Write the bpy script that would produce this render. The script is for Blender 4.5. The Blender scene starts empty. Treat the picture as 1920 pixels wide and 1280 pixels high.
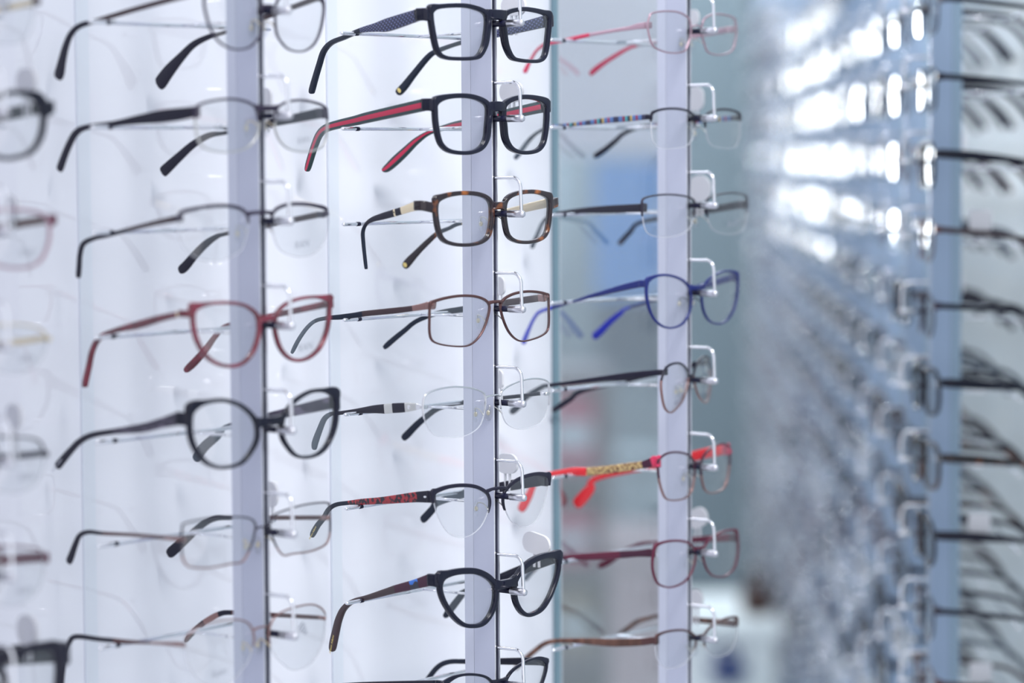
import bpy, bmesh, math, random
from mathutils import Vector, Matrix
from mathutils.geometry import tessellate_polygon
random.seed(7)
sc = bpy.context.scene
COL = sc.collection
# ------------------------------------------------------------------ camera
EYE = Vector((0, 0, 1.55)); FPX = 5333.33
PHI = math.radians(3.787); ROLL = 0.0055
fw = Vector((0, math.cos(PHI), -math.sin(PHI))); r0 = Vector((1, 0, 0)); u0 = Vector((0, math.sin(PHI), math.cos(PHI)))
RT = r0 * math.cos(ROLL) - u0 * math.sin(ROLL); UP = u0 * math.cos(ROLL) + r0 * math.sin(ROLL)
cam = bpy.data.objects.new('camera', bpy.data.cameras.new('camera')); COL.objects.link(cam)
cam.matrix_world = Matrix(((RT.x, UP.x, -fw.x, EYE.x), (RT.y, UP.y, -fw.y, EYE.y), (RT.z, UP.z, -fw.z, EYE.z), (0, 0, 0, 1)))
cam.data.lens = 100; cam.data.sensor_width = 36; cam.data.clip_start = 0.05; cam.data.clip_end = 60
cam.data.dof.use_dof = True; cam.data.dof.focus_distance = 2.09; cam.data.dof.aperture_fstop = 2.9
sc.camera = cam

def ray(px, py):
    return fw * FPX + RT * (px - 960) - UP * (py - 640)
def on_y(px, py, Y):
    d = ray(px, py); return EYE + d * (Y / d.y)
def on_plane(px, py, q, n):
    d = ray(px, py); return EYE + d * ((q - EYE).dot(n) / d.dot(n))
# ------------------------------------------------------------------ materials
def mat(name, col, rough=.4, metal=0, coat=0, spec=.5, emis=None, alpha=None):
    m = bpy.data.materials.new(name); m.use_nodes = True
    b = m.node_tree.nodes['Principled BSDF']
    b.inputs['Base Color'].default_value = (*col, 1); b.inputs['Roughness'].default_value = rough
    b.inputs['Metallic'].default_value = metal; b.inputs['Coat Weight'].default_value = coat
    b.inputs['Coat Roughness'].default_value = .03; b.inputs['Specular IOR Level'].default_value = spec
    if emis: b.inputs['Emission Color'].default_value = (*emis[0], 1); b.inputs['Emission Strength'].default_value = emis[1]
    if alpha: b.inputs['Alpha'].default_value = alpha
    return m
def nodes(m): return m.node_tree.nodes, m.node_tree.links, m.node_tree.nodes['Principled BSDF']
def clear(name, tint, refl, rough=.0, add=.0):
    m = bpy.data.materials.new(name); m.use_nodes = True; nt = m.node_tree; nt.nodes.clear()
    out = nt.nodes.new('ShaderNodeOutputMaterial'); mix = nt.nodes.new('ShaderNodeMixShader')
    t = nt.nodes.new('ShaderNodeBsdfTransparent'); t.inputs[0].default_value = (*tint, 1)
    g = nt.nodes.new('ShaderNodeBsdfGlossy'); g.inputs['Roughness'].default_value = rough
    lw = nt.nodes.new('ShaderNodeLayerWeight'); lw.inputs['Blend'].default_value = .5
    p5 = nt.nodes.new('ShaderNodeMath'); p5.operation = 'POWER'; p5.inputs[1].default_value = 5; nt.links.new(lw.outputs['Facing'], p5.inputs[0])
    k = nt.nodes.new('ShaderNodeMath'); k.operation = 'MULTIPLY_ADD'; k.inputs[1].default_value = .96*min(refl, 1.04); k.inputs[2].default_value = .04*refl+add; k.use_clamp = True
    nt.links.new(p5.outputs[0], k.inputs[0]); nt.links.new(k.outputs[0], mix.inputs[0])
    nt.links.new(t.outputs[0], mix.inputs[1]); nt.links.new(g.outputs[0], mix.inputs[2]); nt.links.new(mix.outputs[0], out.inputs[0])
    return m
def noisy(name, c1, c2, scale, rough, metal=0, coat=0, lo=.45, hi=.6, stretch=None):
    m = mat(name, c1, rough, metal, coat); n, l, b = nodes(m)
    tc = n.new('ShaderNodeTexCoord'); nz = n.new('ShaderNodeTexNoise'); nz.inputs['Scale'].default_value = scale
    src = tc.outputs['Object']
    if stretch:
        mp = n.new('ShaderNodeMapping'); mp.inputs['Scale'].default_value = stretch; l.new(src, mp.inputs[0]); src = mp.outputs[0]
    cr = n.new('ShaderNodeValToRGB'); cr.color_ramp.elements[0].position = lo; cr.color_ramp.elements[1].position = hi
    cr.color_ramp.elements[0].color = (*c1, 1); cr.color_ramp.elements[1].color = (*c2, 1)
    l.new(src, nz.inputs['Vector']); l.new(nz.outputs['Fac'], cr.inputs[0]); l.new(cr.outputs[0], b.inputs['Base Color'])
    return m
def ramp_uv(name, axis, stops, rough=.35, rep=1.0, const=True):
    m = mat(name, (0, 0, 0), rough, 0, .3); n, l, b = nodes(m)
    uv = n.new('ShaderNodeUVMap'); sp = n.new('ShaderNodeSeparateXYZ'); l.new(uv.outputs[0], sp.inputs[0])
    mt = n.new('ShaderNodeMath'); mt.operation = 'MULTIPLY'; mt.inputs[1].default_value = rep; l.new(sp.outputs[axis], mt.inputs[0])
    fr = n.new('ShaderNodeMath'); fr.operation = 'FRACT' if rep != 1 else 'ADD'; fr.inputs[1].default_value = 0; l.new(mt.outputs[0], fr.inputs[0])
    cr = n.new('ShaderNodeValToRGB'); cr.color_ramp.interpolation = 'CONSTANT' if const else 'LINEAR'
    e = cr.color_ramp.elements
    e[0].position = stops[0][0]; e[0].color = (*stops[0][1], 1); e[1].position = stops[1][0]; e[1].color = (*stops[1][1], 1)
    for p, c in stops[2:]:
        x = e.new(p); x.color = (*c, 1)
    l.new(fr.outputs[0], cr.inputs[0]); l.new(cr.outputs[0], b.inputs['Base Color'])
    return m
BLK = (.006, .007, .02); NAVY = (.014, .018, .05)
M = {
 'black': mat('black_acetate', BLK, .16, 0, .1, .28),
 'matte': mat('matte_black', (.010, .009, .024), .35, 0, 0, .35),
 'navy': mat('navy_rubber', (.006, .012, .03), .35, 0, 0, .35),
 'slate': mat('slate_tip', (.05, .07, .1), .45),
 'purpleblack': mat('plum_black_metal', (.035, .026, .055), .35, .4),
 'dkmetal': mat('dark_metal', (.045, .04, .06), .32, .6),
 'brown': mat('brown_metal', (.12, .06, .06), .3, .7),
 'dkbrown': mat('dark_brown', (.045, .024, .03), .35),
 'silver': mat('polished_silver', (.8, .8, .82), .14, 1),
 'brushed': mat('brushed_silver', (.6, .6, .58), .35, .9),
 'gold': mat('pale_gold_metal', (.8, .68, .48), .3, .9),
 'goldp': mat('gold_print', (.75, .6, .22), .35, .6),
 'rose': mat('rose_metal', (.50, .34, .40), .28, .8),
 'copper': mat('copper_metal', (.32, .19, .18), .28, .8),
 'pinkred': mat('raspberry_acetate', (.62, .03, .1), .3, 0, .3),
 'red': mat('red_acetate', (.75, .01, .02), .22, 0, .5),
 'blue': mat('cobalt_metal', (.008, .018, .16), .3, .2, .1),
 'blueb': mat('bright_cobalt_tip', (.01, .02, .5), .3, 0, .2),
 'burg': mat('burgundy_metal', (.12, .012, .038), .3, .3, .1),
 'burgd': mat('dark_burgundy', (.06, .014, .035), .3, .3),
 'bluetip': mat('light_blue_acetate', (.25, .5, .8), .3),
 'cream': mat('cream_plastic', (.75, .7, .6), .4),
 'chrome': mat('chrome', (.82, .83, .88), .07, 1),
 'cap': mat('satin_chrome', (.72, .72, .78), .3, 1),
 'rubber': mat('black_rubber', (.004, .005, .025), .35, 0, 0, .3),
 'white': mat('white_tag_plastic', (.72, .72, .76), .45),
 'pad': clear('clear_silicone', (.93, .94, .96), 1.2, .15, .06),
 'padcore': mat('pad_core_metal', (.75, .68, .5), .3, .9),
 'print': mat('grey_lens_print', (.28, .3, .36), .6),
 'text': mat('silver_print', (.5, .52, .6), .4),
 'lens': clear('demo_lens', (.97, .975, .98), 1.0, 0, .035),
 'line': mat('clear_lens_edge', (.78, .80, .86), .9, spec=0, alpha=.38),
}
M['tort'] = noisy('tortoiseshell_acetate', (.012, .005, .009), (.34, .10, .012), 70, .14, 0, .3, .56, .78)
M['wine'] = noisy('wine_translucent_acetate', (.12, .008, .022), (.20, .015, .04), 60, .16, 0, .6)
M['winet'] = noisy('dark_wine_temple', (.10, .008, .02), (.2, .014, .035), 90, .2, 0, .5)
M['wood'] = noisy('brown_grained_temple', (.07, .025, .015), (.17, .075, .05), 160, .35, 0, .2, .4, .65, (1, 1, .2))
M['plumgr'] = noisy('plum_marbled_temple', (.03, .022, .05), (.16, .13, .2), 70, .3, 0, .3, .5, .65, (1, 1, 3))
M['grty'] = ramp_uv('green_red_green_stripe', 1, [(0, (.010, .035, .04)), (.30, (.50, .008, .06)), (.72, (.010, .035, .04))])
M['multi'] = ramp_uv('multicolour_banding', 0, [(0, (.02, .02, .06)), (.12, (.07, .15, .36)), (.25, (.25, .03, .08)), (.33, (.07, .15, .36)), (.45, (.45, .32, .08)), (.52, (.02, .02, .05)), (.62, (.05, .3, .35)), (.7, (.2, .02, .05)), (.8, (.07, .15, .36)), (.93, (.02, .02, .05))], rep=38)
M['bluflow'] = noisy('blue_marbled_acetate', (.01, .01, .03), (.02, .16, .62), 90, .2, 0, .3, .49, .53)
M['leo'] = noisy('gold_leopard_temple', (.1, .015, .02), (.62, .45, .2), 620, .35, .2, 0, .42, .5)
M['redpat'] = noisy('red_and_black_patterned_temple', (.015, .01, .02), (.36, .025, .035), 330, .35, 0, .1, .45, .55, (1, 1, 1.0))
def weave():
    m = mat('woven_navy_temple', (.02, .025, .08), .35, 0, .2); n, l, b = nodes(m)
    uv = n.new('ShaderNodeUVMap'); mp = n.new('ShaderNodeMapping'); mp.inputs['Scale'].default_value = (1, .009, 1); l.new(uv.outputs[0], mp.inputs[0])
    out = []
    for a in (.85, -.85):
        w = n.new('ShaderNodeTexWave'); w.inputs['Scale'].default_value = 130; mq = n.new('ShaderNodeMapping'); mq.inputs['Rotation'].default_value = (0, 0, a)
        l.new(mp.outputs[0], mq.inputs[0]); l.new(mq.outputs[0], w.inputs['Vector']); out.append(w)
    mu = n.new('ShaderNodeMath'); mu.operation = 'MULTIPLY'; l.new(out[0].outputs['Fac'], mu.inputs[0]); l.new(out[1].outputs['Fac'], mu.inputs[1])
    cr = n.new('ShaderNodeValToRGB'); cr.color_ramp.elements[0].position = .35; cr.color_ramp.elements[1].position = .8
    cr.color_ramp.elements[0].color = (.016, .018, .06, 1); cr.color_ramp.elements[1].color = (.16, .19, .42, 1)
    l.new(mu.outputs[0], cr.inputs[0]); l.new(cr.outputs[0], b.inputs['Base Color']); return m
M['weave'] = weave()
# ------------------------------------------------------------------ mesh helpers
class MB:
    def __init__(s): s.bm = bmesh.new(); s.uv = s.bm.loops.layers.uv.new('UVMap'); s.mats = []
    def mi(s, m):
        if m not in s.mats: s.mats.append(m)
        return s.mats.index(m)
    def sweep(s, P, A, B, prof, ms, closed=False, cap=True):
        """P centres, A/B axes per centre, prof(i)->[(a,b)..], ms(i)->material"""
        n = len(P); rings = []; L = 0; Ls = []
        for i in range(n):
            if i: L += (P[i] - P[i-1]).length
            Ls.append(L); pr = prof(i)
            rings.append(([s.bm.verts.new(P[i] + A[i]*a + B[i]*b) for a, b in pr], max(abs(b) for a, b in pr) or 1, pr))
        k = len(rings[0][0])
        for i in range(n if closed else n-1):
            j = (i+1) % n; ra, rb = rings[i], rings[j]; mi = s.mi(ms(i))
            for q in range(k):
                w = (q+1) % k
                f = s.bm.faces.new((ra[0][q], ra[0][w], rb[0][w], rb[0][q])); f.material_index = mi; f.smooth = True
                uvs = [(Ls[i], ra[2][q][1]/ra[1]/2+.5), (Ls[i], ra[2][w][1]/ra[1]/2+.5), (Ls[j], rb[2][w][1]/rb[1]/2+.5), (Ls[j], rb[2][q][1]/rb[1]/2+.5)]
                for lp, t in zip(f.loops, uvs): lp[s.uv].uv = t
        if cap and not closed:
            for r, i, rev in ((rings[0], 0, False), (rings[-1], n-2, True)):
                vs = [v for v in r[0]]
                f = s.bm.faces.new(vs if rev else vs[::-1]); f.material_index = s.mi(ms(max(i, 0)))
    def tube(s, P, r, m, seg=10, closed=False):
        P = [Vector(p) for p in P]; n = len(P); A, B = [], []; ref = None
        for i in range(n):
            a = P[(i-1) % n] if (closed or i) else P[0]; b = P[(i+1) % n] if (closed or i < n-1) else P[-1]
            t = (b-a).normalized()
            if ref is None: ref = t.orthogonal()
            ref = (ref - t*ref.dot(t)).normalized(); A.append(ref.copy()); B.append(t.cross(ref))
        rr = r if callable(r) else (lambda i: r)
        s.sweep(P, A, B, lambda i: [(rr(i)*math.cos(2*math.pi*q/seg), rr(i)*math.sin(2*math.pi*q/seg)) for q in range(seg)], lambda i: m, closed)
    def box(s, lo, hi, m, bev=0):
        vs = [s.bm.verts.new((x, y, z)) for x in (lo[0], hi[0]) for y in (lo[1], hi[1]) for z in (lo[2], hi[2])]
        fs = []
        for q in ((0,1,3,2), (4,6,7,5), (0,4,5,1), (2,3,7,6), (0,2,6,4), (1,5,7,3)):
            f = s.bm.faces.new([vs[i] for i in q]); f.material_index = s.mi(m); fs.append(f)
        if bev:
            ed = list({e for f in fs for e in f.edges})
            bmesh.ops.bevel(s.bm, geom=ed, offset=bev, segments=2, affect='EDGES')
    def extrude(s, pts, z0, z1, m):
        lo = [s.bm.verts.new((x, y, z0)) for x, y in pts]; hi = [s.bm.verts.new((x, y, z1)) for x, y in pts]; k = len(pts); mi = s.mi(m)
        for i in range(k):
            f = s.bm.faces.new((lo[i], lo[(i+1) % k], hi[(i+1) % k], hi[i])); f.material_index = mi
        for tri in tessellate_polygon([[Vector((x, y, 0)) for x, y in pts]]):
            f = s.bm.faces.new([hi[i] for i in tri]); f.material_index = mi; f = s.bm.faces.new([lo[i] for i in tri][::-1]); f.material_index = mi
    def ball(s, c, r, m, sq=(1, 1, 1), rot=None, seg=14):
        mt = Matrix.Translation(c) @ (rot.to_4x4() if rot else Matrix.Identity(4)) @ Matrix.Diagonal((*sq, 1))
        g = bmesh.ops.create_uvsphere(s.bm, u_segments=seg, v_segments=seg//2+2, radius=r, matrix=mt); mi = s.mi(m)
        for v in g['verts']:
            for f in v.link_faces: f.material_index = mi; f.smooth = True
    def build(s, name, parent=None, recalc=True):
        if recalc: bmesh.ops.recalc_face_normals(s.bm, faces=s.bm.faces)
        me = bpy.data.meshes.new(name); s.bm.to_mesh(me); s.bm.free()
        for m in s.mats: me.materials.append(m)
        o = bpy.data.objects.new(name, me); COL.objects.link(o)
        if parent: o.parent = parent
        return o
def tag(o, label, cat, group=None, kind=None):
    if label: o['label'] = label
    if cat: o['category'] = cat
    if group: o['group'] = group
    if kind: o['kind'] = kind
    return o
def empty(name, loc, rz=0):
    o = bpy.data.objects.new(name, None); COL.objects.link(o); o.location = loc; o.rotation_euler = (0, 0, rz); o.empty_display_size = .02; return o
def copy_tree(o, parent=None):
    c = o.copy(); COL.objects.link(c)
    if parent: c.parent = parent
    for ch in list(o.children): copy_tree(ch, c)
    return c
def catmull(pts, sub, closed=False):
    n = len(pts); out = []; rng = range(n if closed else n-1); ln = len(pts[0])
    for i in rng:
        if closed: a, b, c, d = pts[(i-1) % n], pts[i], pts[(i+1) % n], pts[(i+2) % n]
        else: a, b, c, d = pts[max(i-1, 0)], pts[i], pts[i+1], pts[min(i+2, n-1)]
        for k in range(sub):
            t = k/sub
            out.append(tuple(.5*((2*b[j]) + (c[j]-a[j])*t + (2*a[j]-5*b[j]+4*c[j]-d[j])*t*t + (3*b[j]-a[j]-3*c[j]+d[j])*t**3) for j in range(ln)))
    if not closed: out.append(tuple(pts[-1]))
    return out
def rrect(hx, hy, r, seg=3):
    r = min(r, hx*.98, hy*.98); o = []
    for cx, cy, a0 in ((hx-r, hy-r, 0), (-hx+r, hy-r, 90), (-hx+r, -hy+r, 180), (hx-r, -hy+r, 270)):
        for k in range(seg+1):
            a = math.radians(a0 + 90*k/seg); o.append((cx+r*math.cos(a), cy+r*math.sin(a)))
    return o
def text_mesh(name, body, size, m, matrix, parent, extrude=.00008):
    cu = bpy.data.curves.new('text', 'FONT'); cu.body = body; cu.size = size; cu.align_x = 'CENTER'; cu.align_y = 'CENTER'; cu.extrude = extrude; cu.shear = .3
    t = bpy.data.objects.new('text', cu); COL.objects.link(t); me = bpy.data.meshes.new_from_object(t); bpy.data.objects.remove(t); bpy.data.curves.remove(cu)
    me.materials.clear(); me.materials.append(m)
    o = bpy.data.objects.new(name, me); COL.objects.link(o); o.parent = parent; o.matrix_local = matrix; return o
# ------------------------------------------------------------------ layout of the eyewear wall
TH = math.radians(50.8); EU = Vector((math.cos(TH), math.sin(TH), 0)); EN = Vector((math.sin(TH), -math.cos(TH), 0))
S2 = on_y(926.5, 200, 2.077); S2.z = 0; STEP = .2424
STRIP = {c: S2 + EU*STEP*(c-2) for c in (0, 1, 2, 3)}
def strip_z(c, py):
    P = STRIP[c]; q = on_plane(960 + FPX*P.x/P.y, py, P, Vector((0, 1, 0))); return q.z
ARM = {1: [143, 340, 535, 730, 923, 1113], 2: [155, 333, 511, 687, 862, 1038, 1213], 3: [160, 323, 487, 650, 812, 972, 1133]}
ARMZ = {c: [strip_z(c, y) for y in ARM[c]] for c in ARM}
for c in ARMZ: ARMZ[c] = [ARMZ[c][0] + .0687] + ARMZ[c] + ([ARMZ[c][-1] - .0687])
ARMZ[0] = list(ARMZ[1])
CR = {'A': (0, 0, 3.), 'B': (0, 427, 3.), 'C': (0, 853, 3.), 'D': (560, 0, 3.832), 'E': (560, 330, 3.832), 'F': (560, 660, 3.832), 'G': (560, 946, 3.832),
      'H': (960, 0, 3.832), 'I': (960, 330, 3.832), 'J': (960, 640, 3.832), 'K': (960, 946, 3.832)}
def px(c, x, y): a, b, s = CR[c]; return a + x/s, b + y/s
RF = .55                                                     # face-form curve of a front
CURVE = lambda x: x*x/(2*RF)

def lens_mesh(mb, loop, m, m_edge, th=.0016):
    n = len(loop); cx = sum(p[0] for p in loop)/n; cz = sum(p[1] for p in loop)/n; rows = []
    for side, off in ((0, -th/2), (1, th/2)):
        rr = []
        for k in (1, .75, .5, .25):
            rr.append([mb.bm.verts.new((cx+(x-cx)*k, CURVE(cx+(x-cx)*k) + off - .0022*(1-k*k), cz+(z-cz)*k)) for x, z in loop])
        ce = mb.bm.verts.new((cx, CURVE(cx)+off-.0022, cz)); rows.append((rr, ce))
    mi, me = mb.mi(m), mb.mi(m_edge)
    for rr, ce in rows:
        for a, b in zip(rr, rr[1:]):
            for i in range(n):
                j = (i+1) % n; f = mb.bm.faces.new((a[i], a[j], b[j], b[i])); f.material_index = mi; f.smooth = True
        for i in range(n):
            f = mb.bm.faces.new((rr[-1][i], rr[-1][(i+1) % n], ce)); f.material_index = mi; f.smooth = True
    ea, eb = ([mb.bm.verts.new(v.co) for v in rows[q][0][0]] for q in (0, 1))
    for i in range(n):
        j = (i+1) % n; f = mb.bm.faces.new((ea[i], ea[j], eb[j], eb[i])); f.material_index = me; f.smooth = True

def rim_points(loop):
    """loop of (x,z): outward normals"""
    n = len(loop); cx = sum(p[0] for p in loop)/n; cz = sum(p[1] for p in loop)/n; out = []
    for i in range(n):
        a, b = loop[i-1], loop[(i+1) % n]; t = Vector((b[0]-a[0], 0, b[1]-a[1])).normalized(); nn = Vector((t.z, 0, -t.x))
        if nn.x*(loop[i][0]-cx) + nn.z*(loop[i][1]-cz) < 0: nn = -nn
        out.append(nn)
    return out

def make_front(root, loop_l, s, hinge, roll):
    """loop_l: lens opening of the pair's left-hand lens, local x,z (x<0)."""
    st = s['st']; th = [t*.001 for t in s['th']]; fm = M[s['fm']]; low = M[s.get('lowm', s['fm'])]
    mb = MB(); nyl = MB() if st == 'half' else None
    for sg in (1, -1):
        loop = [(x*sg, z) for x, z in loop_l]; N = rim_points(loop); n = len(loop)
        cz = sum(p[1] for p in loop)/n; zt = max(p[1] for p in loop); zb = min(p[1] for p in loop)
        def thick(i):
            nx, nz = N[i].x*-sg, N[i].z              # nx>0: temporal side (x<0 for sg=1)
            w = th[0]*max(nz, 0)**2 + th[2]*max(-nz, 0)**2 + (th[3] if nx > 0 else th[1])*nx*nx
            if nx > 0 and nz > 0: w += s.get('corner', 0)*.001*(nx*nz*2)**2
            return w
        dp = s.get('dp', 3.6)*.0005
        P = [Vector((x, CURVE(x), z)) for x, z in loop]; Yv = [Vector((0, 1, 0))]*n
        if st == 'acetate':
            mb.sweep(P, N, Yv, lambda i: [(a+thick(i)/2-.0003, b) for a, b in rrect(thick(i)/2+.0003, dp, .0009, 3)], lambda i: fm, True)
        elif st == 'metal':
            mb.sweep(P, N, Yv, lambda i: [(a+thick(i)/2-.0003, b) for a, b in rrect(thick(i)/2+.0002, dp, .0006, 3)], lambda i: fm if loop[i][1] > cz+(zt-cz)*s.get('split', -9) else low, True)
        else:
            zc_t = zt - (zt-zb)*s.get('ft', .35); zc_n = zt - (zt-zb)*s.get('fn', .7)
            keep = [p[1] > (zc_t if (-p[0]*sg) > -sum(q[0]*sg for q in loop)/n else zc_n) for p in loop]
            k0 = next(i for i in range(n) if keep[i] and not keep[i-1]); ids = []
            i = k0
            while keep[i % n] and len(ids) < n: ids.append(i % n); i += 1
            tp = lambda q: min(1, .45 + min(q, len(ids)-1-q)*.16)
            mb.sweep([P[i] for i in ids], [N[i] for i in ids], [Yv[i] for i in ids], lambda q: [(a*tp(q)+thick(ids[q])/2-.0003, b) for a, b in rrect(thick(ids[q])/2+.0002, dp, .0006, 3)], lambda q: fm)
            nyl.tube([P[i] for i in range(n)], .00035, M['line'], 6, True)
        # endpiece to hinge
        hx, hy, hz = hinge; hx *= sg; hw = s['hw']*.001
        if abs(hx) > 0:
            q = min(range(n), key=lambda i: (P[i]-Vector((hx, hy, hz))).length + (.02 if (P[i].x*sg) > hx*sg+.03 else 0))
            p0 = P[q] + N[q]*th[3]*.4; mid = Vector((hx*.992, CURVE(hx)+.0008, hz)); end = Vector((hx, hy+.0015, hz))
            dpx = dp*1.0
            pts = catmull([tuple(p0)+(hw*s.get('ef', 1.05),), tuple((p0+mid)/2)+(hw*1.02,), tuple(mid)+(hw,), tuple(end)+(hw,)], 4)
            PP = [Vector(p[:3]) for p in pts]; Aa, Bb = [], []
            for i in range(len(PP)):
                t = (PP[min(i+1, len(PP)-1)]-PP[max(i-1, 0)]).normalized(); up = (Vector((0, 0, 1))-t*t.z).normalized(); Aa.append(t.cross(up)); Bb.append(up)
            mb.sweep(PP, Aa, Bb, lambda i: rrect(dpx*.95, pts[i][3]/2, .0008, 2), lambda i: M[s.get('em', s['fm'])])
    # bridge
    nas = [p for p in loop_l]; n = len(loop_l); cx = sum(p[0] for p in loop_l)/n
    q = min((i for i in range(n) if loop_l[i][0] > cx), key=lambda i: abs(loop_l[i][1]-s.get('bz', 0)*.001)+abs(loop_l[i][0])*.15)
    p0 = Vector((loop_l[q][0], CURVE(loop_l[q][0]), loop_l[q][1])) + rim_points(loop_l)[q]*th[1]*.3
    bh = s.get('bh', 2)*.001; lift = s.get('bl', .8)*.001; bd = s.get('bd', s.get('dp', 3.6))*.0005
    pts = [p0, Vector((p0.x*.5, p0.y-.0006, p0.z*.6+lift*.9)), Vector((0, p0.y-.0008, p0.z*.5+lift)), Vector((-p0.x*.5, p0.y-.0006, p0.z*.6+lift*.9)), Vector((-p0.x, p0.y, p0.z))]
    cc = catmull([tuple(p)+(s.get('be', 1.35) if i in (0, 4) else 1,) for i, p in enumerate(pts)], 5); PP = [Vector(p[:3]) for p in cc]; Aa, Bb = [], []
    for i in range(len(PP)):
        t = (PP[min(i+1, len(PP)-1)]-PP[max(i-1, 0)]).normalized(); up = (Vector((0, 0, 1))-t*t.z).normalized(); Aa.append(t.cross(up)); Bb.append(up)
    mb.sweep(PP, Aa, Bb, lambda i: rrect(bd, bh*cc[i][3]/2, .0009, 3), lambda i: fm)
    R = Matrix.Rotation(-roll, 3, 'Y')
    o = mb.build('frame_front', root); obs = [o]
    if nyl: obs.append(nyl.build('clear_lower_rim', o))
    for sg in (1, -1):
        lm = MB(); lens_mesh(lm, [(x*sg, z) for x, z in loop_l], M['lens'], M['line']); obs.append(lm.build('lens', root))
    # nose pads
    if s.get('pads', 1):
        for sg in (1, -1):
            mbp = MB(); a = Vector((p0.x*sg*1.0, .004, p0.z-.011)); c = Vector((p0.x*sg*.86, .0105, p0.z-.013))
            rim_a = min((Vector((x*sg, CURVE(x), z)) for x, z in loop_l if x > cx), key=lambda v: abs(v.z-(p0.z-.013)))
            rot = Matrix.Rotation(sg*-.5, 3, 'Z')
            mbp.ball(c, .0045, M['pad'], (.28, .8, 1.35), rot.to_3x3())
            pad = mbp.build('nose_pad', root); pw = MB()
            pw.tube([tuple(p) for p in catmull([tuple(rim_a), tuple(rim_a+Vector((sg*.001, .005, .004))), tuple((rim_a+c)/2+Vector((0, .004, .0045))), tuple(c+Vector((0, 0, .001)))], 4)], .00045, M[s.get('padm', 'brushed')], 6)
            pw.ball(c, .0016, M['padcore'], (.6, 1, 1.2)); pw.build('pad_arm', pad); obs.append(pad)
    return obs

def ribbon(root, pts, name, tm, thk, tipname='temple'):
    """pts: (x,y,z,w,matname) local"""
    c = catmull([p[:4] for p in pts], 6); P = [Vector(p[:3]) for p in c]; n = len(P); A, B = [], []
    for i in range(n):
        t = (P[min(i+1, n-1)]-P[max(i-1, 0)]).normalized(); side = Vector((1, 0, 0)); side = (side - t*side.dot(t)).normalized(); A.append(side); B.append(t.cross(side))
    mb = MB(); mats = []
    for i in range(n): mats.append(M[pts[min(i//6, len(pts)-1)][4]])
    def prof(i):
        k = 1
        if n-1-i < 4: k = (.55, .8, .92, .98)[n-1-i]
        return rrect(thk/2, max(c[i][3]*k/2, .0007), min(.0009, thk*.35), 2)
    mb.sweep(P, A, B, prof, lambda i: mats[i])
    return mb.build(name, root), P, A, B

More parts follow.
